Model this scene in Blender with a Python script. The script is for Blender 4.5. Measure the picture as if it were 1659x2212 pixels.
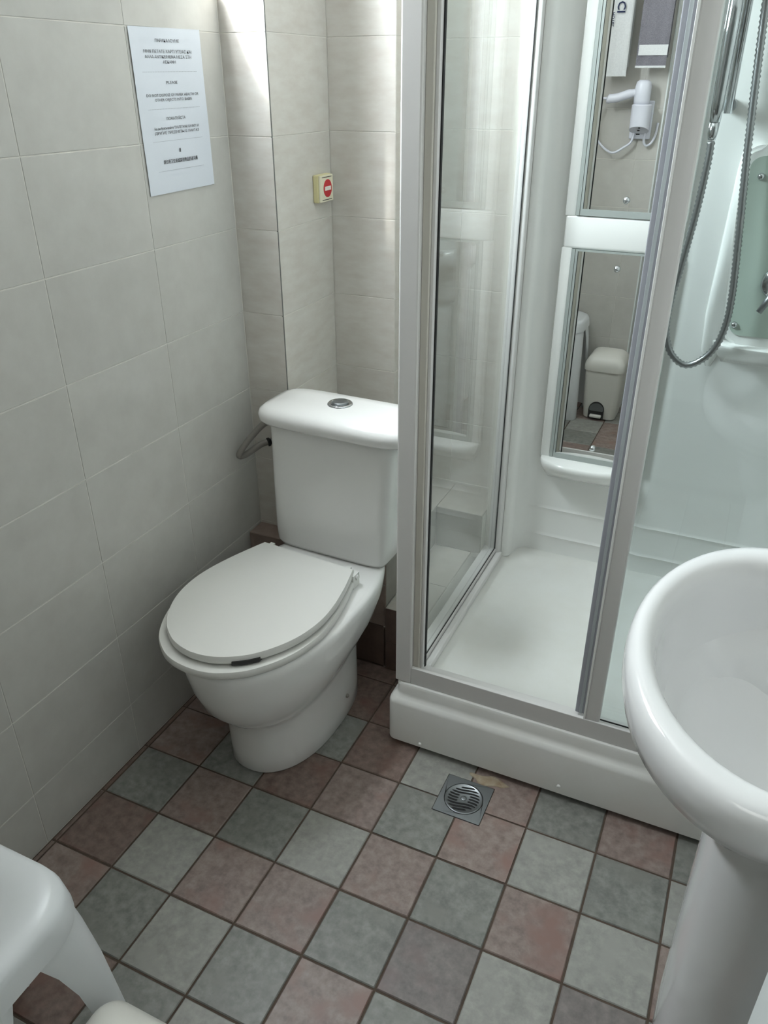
import bpy, bmesh, math, random
from mathutils import Vector, Matrix

# ---------------------------------------------------------------- set-up
for o in list(bpy.data.objects):
    bpy.data.objects.remove(o)
scene = bpy.context.scene
C = scene.collection
random.seed(7)
U = 0.153                      # metres per floor tile pitch; plans below are drawn in tile units
def V(x, y, z): return Vector((x*U, y*U, z*U))

# camera (solved from the floor tile grid)
F_PX, YAW, PITCH, ROLL = 1707.99, 0.431579, 0.501176, -0.00075
CAM = (7.40848, -6.95591, 9.47741)
cam = bpy.data.cameras.new('camera')
cam.sensor_fit = 'VERTICAL'; cam.sensor_height = 24.0
cam.lens = F_PX*24.0/2212.0
cam.clip_start = 0.01
cam_ob = bpy.data.objects.new('camera', cam); C.objects.link(cam_ob)
fw = Vector((-math.sin(YAW)*math.cos(PITCH), math.cos(YAW)*math.cos(PITCH), -math.sin(PITCH)))
rt = Vector((math.cos(YAW), math.sin(YAW), 0)); up = rt.cross(fw)
r2 = rt*math.cos(ROLL)+up*math.sin(ROLL); u2 = up*math.cos(ROLL)-rt*math.sin(ROLL)
M = Matrix((r2, u2, -fw)).transposed().to_4x4(); M.translation = V(*CAM)
cam_ob.matrix_world = M
scene.camera = cam_ob

# world: overcast sky seen through window and doorway
W = bpy.data.worlds.new('World'); scene.world = W; W.use_nodes = True
bg = W.node_tree.nodes['Background']
bg.inputs[0].default_value = (0.80, 0.90, 1.0, 1); bg.inputs[1].default_value = 1.0

WIN = (0.62, 3.7, 10.50, 14.2)           # window in the left wall: y0, y1, z0, z1
def area(name, loc, target, sx, sy, power, col):
    l = bpy.data.lights.new(name, 'AREA'); l.shape = 'RECTANGLE'
    l.size = sx*U; l.size_y = sy*U; l.energy = power; l.color = col
    o = bpy.data.objects.new(name, l); C.objects.link(o)
    o.location = V(*loc)
    d = V(*target)-V(*loc)
    o.rotation_euler = d.to_track_quat('-Z', 'Y').to_euler()
    return o
area('window_daylight', (-0.80, 1.95, 12.4), (2.2, 2.5, 11.6), 2.9, 3.3, 48.0, (0.89, 0.945, 1.0))
area('hall_fill', (6.0, -9.5, 15.5), (6.0, -9.4, 0), 5.0, 4.0, 3.0, (1.0, 0.98, 0.95))  # unseen fill light, added to soften the doorway side
sun = bpy.data.lights.new('sun', 'SUN'); sun.energy = 19.0; sun.angle = math.radians(7); sun.color = (1.0, 0.97, 0.92)
sun_ob = bpy.data.objects.new('sun', sun); C.objects.link(sun_ob)
sun_ob.rotation_euler = Vector((0.5, 1.0, -1.13)).to_track_quat('-Z', 'Y').to_euler()
sun_ob.location = V(-3, -12, 18)

vs = scene.view_settings
vs.view_transform = 'Standard'; vs.look = 'None'; vs.gamma = 1.0; vs.use_curve_mapping = False
vs.exposure = 0.30

# ---------------------------------------------------------------- materials
def lin(c):
    if isinstance(c, str):
        c = [int(c[i:i+2], 16)/255 for i in (0, 2, 4)]
        c = [x/12.92 if x <= .04045 else ((x+.055)/1.055)**2.4 for x in c]
    return (c[0], c[1], c[2], 1)
MATS = {}
def mat(name, col, rough=0.4, metal=0.0, coat=0.0, mottle=None, scale=12.0, amount=0.5, bump=0.0, spots=None, emit=0, spec=0.5, var=0.0, detail=6.0, stretch=None):
    """principled material; mottle = second colour mixed by noise that differs from object to object"""
    m = bpy.data.materials.new(name); m.use_nodes = True; MATS[name] = m
    nt = m.node_tree; N = nt.nodes; L = nt.links; p = N['Principled BSDF']
    p.inputs['Base Color'].default_value = lin(col); p.inputs['Roughness'].default_value = rough
    p.inputs['Metallic'].default_value = metal; p.inputs['Coat Weight'].default_value = coat
    p.inputs['Coat Roughness'].default_value = 0.08
    p.inputs['Specular IOR Level'].default_value = spec
    if mottle is not None or bump:
        g = N.new('ShaderNodeNewGeometry'); oi = N.new('ShaderNodeObjectInfo')
        mul = N.new('ShaderNodeMath'); mul.operation = 'MULTIPLY'; mul.inputs[1].default_value = 37.0
        L.new(oi.outputs['Random'], mul.inputs[0])
        add = N.new('ShaderNodeVectorMath'); add.operation = 'ADD'
        src = g.outputs['Position']
        if stretch:
            sm = N.new('ShaderNodeVectorMath'); sm.operation = 'MULTIPLY'; sm.inputs[1].default_value = stretch
            L.new(src, sm.inputs[0]); src = sm.outputs[0]
        L.new(src, add.inputs[0]); L.new(mul.outputs[0], add.inputs[1])
        n = N.new('ShaderNodeTexNoise'); n.inputs['Scale'].default_value = scale
        n.inputs['Detail'].default_value = detail; n.inputs['Roughness'].default_value = 0.62
        L.new(add.outputs[0], n.inputs['Vector'])
    if mottle is not None:
        r = N.new('ShaderNodeValToRGB')
        r.color_ramp.elements[0].position = 0.5-amount*0.5; r.color_ramp.elements[1].position = 0.5+amount*0.5
        r.color_ramp.elements[0].color = lin(mottle); r.color_ramp.elements[1].color = lin(col)
        L.new(n.outputs['Fac'], r.inputs['Fac'])
        out = r.outputs['Color']
        if spots is not None:
            n2 = N.new('ShaderNodeTexNoise'); n2.inputs['Scale'].default_value = scale*0.24; n2.inputs['Detail'].default_value = 3
            L.new(add.outputs[0], n2.inputs['Vector'])
            r2_ = N.new('ShaderNodeValToRGB'); r2_.color_ramp.elements[0].position = 0.52; r2_.color_ramp.elements[1].position = 0.72
            L.new(n2.outputs['Fac'], r2_.inputs['Fac'])
            mx = N.new('ShaderNodeMix'); mx.data_type = 'RGBA'
            L.new(r2_.outputs['Color'], mx.inputs['Factor']); L.new(out, mx.inputs['A']); mx.inputs['B'].default_value = lin(spots)
            out = mx.outputs['Result']
        if var:
            hs = N.new('ShaderNodeHueSaturation'); mr = N.new('ShaderNodeMapRange')
            mr.inputs['To Min'].default_value = 1-var; mr.inputs['To Max'].default_value = 1+var
            L.new(oi.outputs['Random'], mr.inputs['Value']); L.new(mr.outputs[0], hs.inputs['Value'])
            L.new(out, hs.inputs['Color']); out = hs.outputs['Color']
        L.new(out, p.inputs['Base Color'])
    if bump:
        b = N.new('ShaderNodeBump'); b.inputs['Strength'].default_value = bump; b.inputs['Distance'].default_value = 0.002
        L.new(n.outputs['Fac'], b.inputs['Height']); L.new(b.outputs[0], p.inputs['Normal'])
    if emit:
        p.inputs['Emission Color'].default_value = lin(col); p.inputs['Emission Strength'].default_value = emit
    return m
def glass(name, tint, rough=0.0, base=0.045):
    m = bpy.data.materials.new(name); m.use_nodes = True; MATS[name] = m
    nt = m.node_tree; N = nt.nodes; L = nt.links; N.remove(N['Principled BSDF']); out = N['Material Output']
    tr = N.new('ShaderNodeBsdfTransparent'); tr.inputs[0].default_value = lin(tint)
    gl = N.new('ShaderNodeBsdfGlossy'); gl.inputs['Roughness'].default_value = rough; gl.inputs[0].default_value = (1, 1, 1, 1)
    g = N.new('ShaderNodeNewGeometry'); d = N.new('ShaderNodeVectorMath'); d.operation = 'DOT_PRODUCT'
    L.new(g.outputs['Incoming'], d.inputs[0]); L.new(g.outputs['Normal'], d.inputs[1])
    def mth(op, a, b=None):
        n = N.new('ShaderNodeMath'); n.operation = op
        if hasattr(a, 'links'): L.new(a, n.inputs[0])
        else: n.inputs[0].default_value = a
        if b is not None:
            if hasattr(b, 'links'): L.new(b, n.inputs[1])
            else: n.inputs[1].default_value = b
        return n.outputs[0]
    f = mth('ADD', mth('MULTIPLY', mth('POWER', mth('SUBTRACT', 1.0, mth('ABSOLUTE', d.outputs['Value'])), 5.0), 0.95), base)
    mx = N.new('ShaderNodeMixShader'); L.new(f, mx.inputs[0]); L.new(tr.outputs[0], mx.inputs[1]); L.new(gl.outputs[0], mx.inputs[2])
    L.new(mx.outputs[0], out.inputs[0])
    return m

mat('wall_tile', 'c9c7c1', 0.28, mottle='bab7b1', scale=16, amount=0.7, spec=0.4, var=0.02)
mat('wall_tile_veined', 'd9d6cf', 0.28, mottle='c8c0b7', scale=15, amount=0.6, spec=0.4, var=0.02, stretch=(1, 1, 3.0))
mat('wall_grout', 'e0ddd5', 0.8)
mat('dark_joint', '6a6a66', 0.8)
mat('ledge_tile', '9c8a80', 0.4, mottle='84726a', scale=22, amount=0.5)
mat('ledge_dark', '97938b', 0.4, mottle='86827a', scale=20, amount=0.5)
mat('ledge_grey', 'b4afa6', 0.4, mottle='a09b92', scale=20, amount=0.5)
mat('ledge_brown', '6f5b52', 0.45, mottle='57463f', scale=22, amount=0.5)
mat('floor_grout', '5c4e43', 0.9, mottle='483c33', scale=60, amount=0.5, bump=0.3)
mat('tile_pink', '978880', 0.42, mottle='76655f', scale=52, amount=0.36, spots='866a61', bump=0.08, var=0.05)
mat('tile_rust', '86746b', 0.42, mottle='66544c', scale=52, amount=0.36, spots='76594f', bump=0.08, var=0.05)
mat('tile_green', '8d8d87', 0.42, mottle='6d6d68', scale=52, amount=0.36, spots='7e7d77', bump=0.08, var=0.05)
mat('tile_light', 'a09f98', 0.42, mottle='868580', scale=52, amount=0.36, spots='96958f', bump=0.08, var=0.04)
mat('tile_mauve', '857d79', 0.42, mottle='67605d', scale=52, amount=0.40, spots='756562', bump=0.08, var=0.04)
mat('ceramic', 'eae9e6', 0.12, coat=0.3)
mat('sink_ceramic', 'd6d6d5', 0.10, coat=0.4)
mat('seat_plastic', 'e2e1dc', 0.32)
mat('acrylic', 'efefec', 0.18, coat=0.2)
mat('tray_acrylic', 'ebebe8', 0.25, mottle='e4e3dd', scale=9, amount=0.6)
mat('frame_white', 'dcdad8', 0.38)
mat('frame_inner', 'cbc7bd', 0.4)
mat('seal', 'a9aab2', 0.25)
mat('gasket', '0c0c0d', 0.6)
mat('chrome', 'c9cccf', 0.12, metal=1.0)
mat('steel', '8f9395', 0.34, metal=0.9)
mat('hose_metal', '9b9d9e', 0.3, metal=0.9)
mat('braided', '8b8680', 0.5, metal=0.3)
mat('mirror', 'f2f4f2', 0.0, metal=1.0)
mat('mirror_edge', 'aeb4b1', 0.35, metal=0.2)
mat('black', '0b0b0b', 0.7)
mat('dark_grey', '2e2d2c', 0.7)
mat('paper', 'd9dde4', 0.7)
mat('ink', '2a2a2e', 0.8)
mat('ink_faint', '9a9da4', 0.8)
mat('cream_plastic', 'd8cf9f', 0.4)
mat('cream_face', 'e6e0c6', 0.4)
mat('red_print', 'c32d33', 0.5)
mat('white_print', 'ece6dc', 0.5)
mat('stool_plastic', 'dfe1e2', 0.3)
mat('bin_plastic', 'dcdad2', 0.3)
mat('dryer_plastic', 'dcdde6', 0.3)
mat('towel_white', 'dedfdf', 0.9, mottle='cccdce', scale=180, amount=0.6, bump=0.5)
mat('towel_grey', '8d8a90', 0.95, mottle='65636b', scale=420, amount=0.4, bump=0.5)
mat('navy_print', '26304f', 0.8)
mat('rail_plastic', 'aeb4b6', 0.3)
mat('ceiling_paint', 'dad9d4', 0.8)
mat('door_paint', 'd7dcda', 0.45)
mat('mortar', 'b0a48f', 0.9, mottle='927e66', scale=60, amount=0.5, bump=0.6)
mat('hall_floor', '8d8780', 0.6)
glass('glass_clear', (0.955, 0.975, 0.967))
glass('glass_green', (0.968, 0.986, 0.985), base=0.03)
glass('glass_window', (0.95, 0.97, 0.97), rough=0.0)
mat('green_plate', 'b6c4b9', 0.08, coat=0.6)

# ---------------------------------------------------------------- builders
def origin(o):
    w = Vector((0, 0, 0))
    while o: w += o.location; o = o.parent
    return w
def link(name, me, m=None, parent=None, smooth=False, loc=None):
    o = bpy.data.objects.new(name, me); C.objects.link(o)
    if m: 
        me.materials.clear(); me.materials.append(MATS[m] if isinstance(m, str) else m)
    if parent: o.parent = parent
    if smooth:
        for p in me.polygons: p.use_smooth = True
    return o
def obj(name, bm, m, parent=None, smooth=False, angle=None):
    """bm in tile units, world place -> ONE mesh object"""
    bmesh.ops.recalc_face_normals(bm, faces=bm.faces[:])
    if parent: base = origin(parent)
    else:
        xs = [v.co.x for v in bm.verts]; ys = [v.co.y for v in bm.verts]; zs = [v.co.z for v in bm.verts]
        base = V((min(xs)+max(xs))/2, (min(ys)+max(ys))/2, min(zs))
    for v in bm.verts: v.co = v.co*U-base
    me = bpy.data.meshes.new(name); bm.to_mesh(me); bm.free()
    o = link(name, me, m, parent, smooth)
    if not parent: o.location = base
    if angle is not None:
        for p in me.polygons: p.use_smooth = True
        me.set_sharp_from_angle(angle=math.radians(angle))
    return o
def tag(o, label, cat, group=None):
    o['label'] = label; o['category'] = cat
    if group: o['group'] = group
    return o
def thing(name, label, cat, loc, group=None):
    o = bpy.data.objects.new(name, None); C.objects.link(o); o.empty_display_size = 0.05
    o.location = V(*loc)
    return tag(o, label, cat, group)
def struct(o):
    o['kind'] = 'structure'; return o
NB = bmesh.new
def box(bm, x0, x1, y0, y1, z0, z1, bev=0.0, seg=2):
    r = bmesh.ops.create_cube(bm, size=1.0)
    vs_ = r['verts']
    for v in vs_:
        v.co = Vector(((x0+x1)/2+v.co.x*(x1-x0), (y0+y1)/2+v.co.y*(y1-y0), (z0+z1)/2+v.co.z*(z1-z0)))
    if bev:
        es = list({e for v in vs_ for e in v.link_edges})
        bmesh.ops.bevel(bm, geom=es, offset=bev, segments=seg, profile=0.5, affect='EDGES')
    return bm
def bx(*a, **k): return box(NB(), *a, **k)
def loft(bm, rings, cap0=True, cap1=True, closed=True):
    vr = [[bm.verts.new(p) for p in r] for r in rings]
    n = len(vr[0])
    for a, b in zip(vr, vr[1:]):
        for i in range(n if closed else n-1):
            j = (i+1) % n
            bm.faces.new((a[i], a[j], b[j], b[i]))
    if cap0: bm.faces.new(vr[0][::-1])
    if cap1: bm.faces.new(vr[-1])
    return bm
def tube(bm, pts, r, n=10, cap=True):
    pts = [Vector(p) for p in pts]
    rad = r if isinstance(r, (list, tuple)) else [r]*len(pts)
    rings = []; prev = None
    for i, p in enumerate(pts):
        t = (pts[min(i+1, len(pts)-1)]-pts[max(i-1, 0)]).normalized()
        if prev is None:
            a = t.orthogonal().normalized()
        else:
            a = (prev-t*prev.dot(t)).normalized()
        prev = a; b = t.cross(a)
        rings.append([p+(a*math.cos(2*math.pi*k/n)+b*math.sin(2*math.pi*k/n))*rad[i] for k in range(n)])
    return loft(bm, rings, cap, cap)
def spline(pts, k=8):
    P = [Vector(p) for p in pts]; P = [P[0]*2-P[1]]+P+[P[-1]*2-P[-2]]
    out = []
    for i in range(1, len(P)-2):
        for s in range(k):
            t = s/k; a, b, c, d = P[i-1:i+3]
            out.append(0.5*((2*b)+(c-a)*t+(2*a-5*b+4*c-d)*t*t+(3*b-a-3*c+d)*t**3))
    out.append(P[-2]); return out
def lathe(bm, prof, c, n=24, axis='z', cap0=True, cap1=True):
    rings = []
    for r, h in prof:
        ring = []
        for k in range(n):
            a = 2*math.pi*k/n; u, w = r*math.cos(a), r*math.sin(a)
            if axis == 'z': ring.append(Vector((c[0]+u, c[1]+w, c[2]+h)))
            elif axis == 'y': ring.append(Vector((c[0]+u, c[1]+h, c[2]+w)))
            else: ring.append(Vector((c[0]+h, c[1]+u, c[2]+w)))
        rings.append(ring)
    return loft(bm, rings, cap0, cap1)
def rrect(x0, x1, y0, y1, r, z, n=6):
    pts = []
    for cx, cy, a0 in ((x1-r, y1-r, 0), (x0+r, y1-r, 90), (x0+r, y0+r, 180), (x1-r, y0+r, 270)):
        for k in range(n+1):
            a = math.radians(a0+90*k/n); pts.append(Vector((cx+r*math.cos(a), cy+r*math.sin(a), z)))
    return pts
def text_mesh(s, size, bold=0.0, align='CENTER'):
    cu = bpy.data.curves.new('txt', 'FONT'); cu.body = s; cu.size = size; cu.align_x = align; cu.align_y = 'CENTER'
    cu.offset = bold; cu.resolution_u = 2
    o = bpy.data.objects.new('txt', cu); C.objects.link(o)
    dg = bpy.context.evaluated_depsgraph_get()
    me = bpy.data.meshes.new_from_object(o.evaluated_get(dg))
    bpy.data.objects.remove(o)
    return me
def text_obj(name, s, mtx, size, m, parent, bold=0.0, width=None):
    """mtx maps text plane (metres) to world"""
    me = text_mesh(s, size, bold)
    if width:
        xs = [v.co.x for v in me.vertices]
        if xs:
            k = width/max(1e-6, max(xs)-min(xs))
            for v in me.vertices: v.co.x *= k
    me.transform(Matrix.Translation(-origin(parent)) @ mtx)
    return link(name, me, m, parent)

# ---- tiles as real pieces -------------------------------------------------
TILE = {}
def tile_mesh(w, h, t, ch, key):
    k = (round(w, 3), round(h, 3), key)
    if k not in TILE:
        bm = NB()
        a = [(-w/2, -h/2), (w/2, -h/2), (w/2, h/2), (-w/2, h/2)]
        s = [(x-math.copysign(ch, x), y-math.copysign(ch, y)) for x, y in a]
        loft(bm, [[Vector((x, y, 0)) for x, y in a], [Vector((x, y, t-ch)) for x, y in a], [Vector((x, y, t)) for x, y in s]], cap0=False)
        for v in bm.verts: v.co *= U
        me = bpy.data.meshes.new('tile'); bm.to_mesh(me); bm.free()
        me.materials.append(None); TILE[k] = me
    return TILE[k]
def put_tile(u0, u1, v0, v1, frame, m, parent, name='tile', t=0.05, gap=0.011, ch=0.005, lift=0.0):
    if u1-u0 < gap+0.03 or v1-v0 < gap+0.03: return
    o = bpy.data.objects.new(name, tile_mesh(u1-u0-gap, v1-v0-gap, t, ch, 't%g' % t)); C.objects.link(o)
    o.parent = parent
    uu, vv, nn, oo = frame
    p = oo+uu*((u0+u1)/2)+vv*((v0+v1)/2)+nn*lift
    mt = Matrix((uu, vv, nn)).transposed().to_4x4(); mt.translation = p*U-origin(parent)
    o.matrix_basis = mt
    o.material_slots[0].link = 'OBJECT'; o.material_slots[0].material = MATS[m]
    return o
def sub(rects, hole):
    out = []
    for (a, b, c, d) in rects:
        e, f, g, h = hole
        if f <= a or e >= b or h <= c or g >= d: out.append((a, b, c, d)); continue
        if c < g: out.append((a, b, c, g))
        if h < d: out.append((a, b, h, d))
        c2, d2 = max(c, g), min(d, h)
        if a < e: out.append((a, e, c2, d2))
        if f < b: out.append((f, b, c2, d2))
    return out
def tile_field(frame, ur, vr, ujoint, du, vjoint, dv, m, parent, holes=(), **k):
    i = math.floor((ur[0]-ujoint)/du)
    while ujoint+i*du < ur[1]:
        a, b = max(ur[0], ujoint+i*du), min(ur[1], ujoint+(i+1)*du)
        j = math.floor((vr[0]-vjoint)/dv)
        while vjoint+j*dv < vr[1]:
            c, d = max(vr[0], vjoint+j*dv), min(vr[1], vjoint+(j+1)*dv)
            rs = [(a, b, c, d)]
            for h in holes: rs = sub(rs, h)
            for r in rs: put_tile(*r, frame, m, parent, **k)
            j += 1
        i += 1
X, Y, Z = Vector((1, 0, 0)), Vector((0, 1, 0)), Vector((0, 0, 1))
def at(x, y, z): return Vector((x, y, z))

# ---------------------------------------------------------------- room shell
XL, XR, YN, YA, YB1, YB2 = -0.08, 10.0, -5.5, 3.82, 5.57, 6.85
XA, XB = 0.67, 1.85
H = 15.7
TH = 0.05
VJ, DV, DU = 4.84, 1.30, 1.96

floor = struct(obj('floor', bx(XL-1, XR+1, YN-4, YB2+1, -0.6, -0.016), 'floor_grout'))
DRAIN = (4.63, 5.375, 0.74, 1.49)
pal = {'p': 'tile_pink', 'r': 'tile_rust', 'g': 'tile_green', 'l': 'tile_light', 'm': 'tile_mauve'}
ROWS = {2: 'rgrrlgprglg', 1: 'pggrlpgpgpl', 0: 'pgrpgplglpg', -1: 'gpglpgplpgl', -2: 'rlppgmlmglp', -3: 'pglgpglgplg', -4: 'rrglpglpgmg', -5: 'plgpglmgplg', -6: 'glpgmlgpglp'}
ffr = (X, Y, Z, at(0, 0, -TH))
for j in range(-6, 4):
    for i in range(-1, 10):
        a, b, c, d = max(i, XL), min(i+1, XR), max(j, YN), min(j+1, 3.4)
        if d <= c: continue
        if a >= 4 and c >= 2: continue                      # wholly under the shower tray
        m = pal[ROWS.get(j, ROWS[2])[max(i, 0)]] if i >= 0 else 'tile_rust'
        e, f, g, h = DRAIN
        if not (f <= a or e >= b or h <= c or g >= d):      # notched tile at a corner of the drain
            q = 0.014; A, B, Cc, D = a+q, b-q, c+q, d-q
            xs_ = (A, e) if e > a else (f, B); ys_ = (Cc, g) if g > c else (h, D)
            kx = e if e > a else f; ky = g if g > c else h
            ox = A if e > a else B; oy = Cc if g > c else D; fx = B if e > a else A; fy = D if g > c else Cc
            poly = [(ox, oy), (fx, oy), (fx, ky), (kx, ky), (kx, fy), (ox, fy)]
            bm = NB(); loft(bm, [[Vector((x, y, -TH)) for x, y in poly], [Vector((x, y, -0.002)) for x, y in poly]])
            obj('floor_tile', bm, m, floor); continue
        put_tile(a, b, c, d, ffr, m, floor, name='floor_tile', gap=0.028, ch=0.012)
for j in range(-9, -5):
    for i in range(3, 10):
        d = min(j+1, YN)
        if d > j: put_tile(i, i+1, j, d, ffr, random.choice(['tile_light', 'tile_green', 'tile_pink']), floor, name='floor_tile', gap=0.028, ch=0.012)

def wall_with_hole(name, x0, x1, ya, yb, hole=None):
    bm = NB()
    rs = [(ya, yb, -0.3, H)]
    if hole: rs = sub(rs, hole)
    for a, b, c, d in rs: box(bm, x0, x1, a, b, c, d)
    return struct(obj(name, bm, 'wall_grout'))
wl = wall_with_hole('wall_left', XL-1.0, XL-TH+0.042, YN-1, YB2+1, WIN)
lfr = (Y, Z, X, at(XL-TH, 0, 0))
tile_field(lfr, (YN, YA), (0.0, H), -0.11, DU, VJ, DV, 'wall_tile', wl, holes=(WIN,))

wp = struct(obj('wall_pier', bx(XL-0.5, XA-TH+0.042, YA+TH-0.042, YB2+1, -0.3, H), 'wall_grout'))
tile_field((X, Z, -Y, at(0, YA+TH, 0)), (XL, XA), (0.0, H), XL, 2.0, VJ, DV, 'wall_tile_veined', wp)
tile_field((Y, Z, X, at(XA-TH, 0, 0)), (YA+0.02, YB1), (0.0, H), YA-0.2, DU, VJ, DV, 'wall_tile_veined', wp)
obj('corner_joint', bx(XA-0.018, XA-0.002, YA+0.002, YA+0.022, 0, H), 'dark_joint', wp)

wb = NB(); box(wb, XA-0.1, XB-TH+0.042, YB1+TH-0.042, YB2+1, -0.3, H); box(wb, XB-0.1, XR+1, YB2+TH-0.042, YB2+1, -0.3, H)
wb = struct(obj('wall_back', wb, 'wall_grout'))
tile_field((X, Z, -Y, at(0, YB1+TH, 0)), (XA, XB), (0.0, H), XA, DU, VJ, DV, 'wall_tile_veined', wb)
tile_field((Y, Z, X, at(XB-TH, 0, 0)), (YB1, YB2), (0.0, H), YB1, DU, VJ, DV, 'wall_tile_veined', wb)
tile_field((X, Z, -Y, at(0, YB2+TH, 0)), (XB, 4.2), (0.0, H), 2.55, DU, VJ, DV, 'wall_tile_veined', wb)

DOOR = (4.2, 8.31, -1, 13.3)
wn = NB()
for a, b, c, d in sub([(XL-1, XR+1, -0.3, H)], DOOR): box(wn, a, b, YN-1.0, YN-TH+0.042, c, d)
wn = struct(obj('wall_near', wn, 'wall_grout'))
tile_field((X, Z, Y, at(0, YN-TH, 0)), (XL, DOOR[0]), (0.0, H), 1.64, DU, VJ, DV, 'wall_tile', wn)
tile_field((X, Z, Y, at(0, YN-TH, 0)), (DOOR[0], DOOR[1]), (13.3, H), 1.64, DU, VJ, DV, 'wall_tile', wn)
wr = struct(obj('wall_right', bx(XR+TH-0.042, XR+1, YN-1, YB2+1, -0.3, H), 'wall_grout'))
tile_field((Y, Z, -X, at(XR+TH, 0, 0)), (-3.4, YB2), (0.0, H), -0.11, DU, VJ, DV, 'wall_tile', wr)
struct(obj('wall_closet', bx(8.31, XR+0.03, YN, -3.4, -0.02, H, bev=0.03), 'door_paint'))
struct(obj('ceiling', bx(XL-1, XR+1, YN-1, YB2+1, H, H+0.6), 'ceiling_paint'))

# unseen hall outside the bathroom door, added to block sun through the doorway
hw = NB()
box(hw, -1.5, 2.0, -16, YN-1.0, -0.3, H); box(hw, 11.0, 12.0, -16, YN-1.0, -0.3, H); box(hw, -1.5, 12, -17, -16, -0.3, H)
struct(obj('wall_hall_block', hw, 'ceiling_paint'))
struct(obj('ceiling_hall_block', bx(-1.5, 12, -17, YN-1.0, H, H+.6), 'ceiling_paint'))
struct(obj('floor_hall', bx(-1.5, 12, -17, YN-4, -0.6, -0.01), 'hall_floor'))
# doorway lining the camera looks through
dt = NB()
box(dt, DOOR[0]-0.02, DOOR[0]+0.02, YN-1.02, YN+0.02, 0, 13.3)
box(dt, DOOR[0]+0.02, 8.29, YN-1.02, YN+0.02, 13.26, 13.34)
struct(obj('trim_1', dt, 'door_paint'))

# window in the left wall (above and left of the picture)
wy0, wy1, wz0, wz1 = WIN
w1 = NB()
for a in ((wy0, wy0+0.16, wz0, wz1), (wy1-0.16, wy1, wz0, wz1), (wy0+0.16, wy1-0.16, wz0, wz0+0.16), (wy0+0.16, wy1-0.16, wz1-0.16, wz1)):
    box(w1, XL-0.55, XL-0.30, a[0], a[1], a[2], a[3])
w1 = struct(obj('window_1', w1, 'frame_white'))
obj('window_pane', bx(XL-0.44, XL-0.41, wy0+0.1, wy1-0.1, wz0+0.1, wz1-0.1), 'glass_window', w1)
rv = NB()
for a in ((wy0-0.0, wy0+0.03, wz0, wz1), (wy1-0.03, wy1, wz0, wz1)): box(rv, XL-0.3, XL, a[0], a[1], a[2], a[3])
obj('window_sill', bx(XL-0.3, XL+0.08, wy0, wy1, wz0, wz0+0.06, bev=0.015), 'frame_white', w1)
obj('window_reveal', rv, 'ceiling_paint', w1)

# tiled ledge (boxed-in pipes) behind the toilet
LZ, LZ2, LY = 2.2, 1.35, 3.4
lb = NB()
box(lb, XL-0.02, 2.68-TH, LY+TH, YB2+0.1, -0.05, LZ-TH); box(lb, 2.68-TH, 3.43, 5.75+TH, YB2+0.1, -0.05, LZ-TH)
box(lb, 3.43, 3.61, 5.75+TH, YB2+0.1, 1.22, LZ-TH); box(lb, 2.68-TH, 3.43, LY+TH-0.05, 5.75+TH, -0.05, LZ2-TH)
led = struct(obj('trim_2', lb, 'wall_grout'))
led['label'] = 'tiled pipe ledge behind the toilet'
top = (X, Y, Z, at(0, 0, LZ-TH)); top2 = (X, Y, Z, at(0, 0, LZ2-TH)); fr = (X, Z, -Y, at(0, LY+TH, 0)); fr2 = (X, Z, -Y, at(0, LY+TH-0.05, 0))
for x0, x1 in ((XL, 0.67), (0.67, 1.7), (1.7, 2.68)):
    put_tile(x0, x1, LY, YA, top, 'ledge_tile', led)
    if x0 > 0.6:
        put_tile(x0, x1, YA, YB1, top, 'ledge_grey', led)
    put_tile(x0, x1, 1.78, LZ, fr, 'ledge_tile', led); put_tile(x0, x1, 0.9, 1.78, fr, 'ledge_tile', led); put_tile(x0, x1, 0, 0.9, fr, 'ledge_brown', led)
put_tile(1.85, 2.68, YB1, YB2, top, 'ledge_grey', led); put_tile(2.68, 3.61, 5.75, YB2, top, 'ledge_grey', led)
sd = (Y, Z, X, at(2.68-TH, 0, 0))
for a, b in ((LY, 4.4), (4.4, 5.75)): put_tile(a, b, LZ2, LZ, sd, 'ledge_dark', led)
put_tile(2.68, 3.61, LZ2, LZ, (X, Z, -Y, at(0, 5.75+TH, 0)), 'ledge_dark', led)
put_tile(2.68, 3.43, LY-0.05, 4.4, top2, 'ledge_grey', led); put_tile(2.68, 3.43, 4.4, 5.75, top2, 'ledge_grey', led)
put_tile(2.68, 3.43, 0.62, LZ2, fr2, 'ledge_brown', led); put_tile(2.68, 3.43, 0, 0.62, fr2, 'ledge_brown', led)

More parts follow.
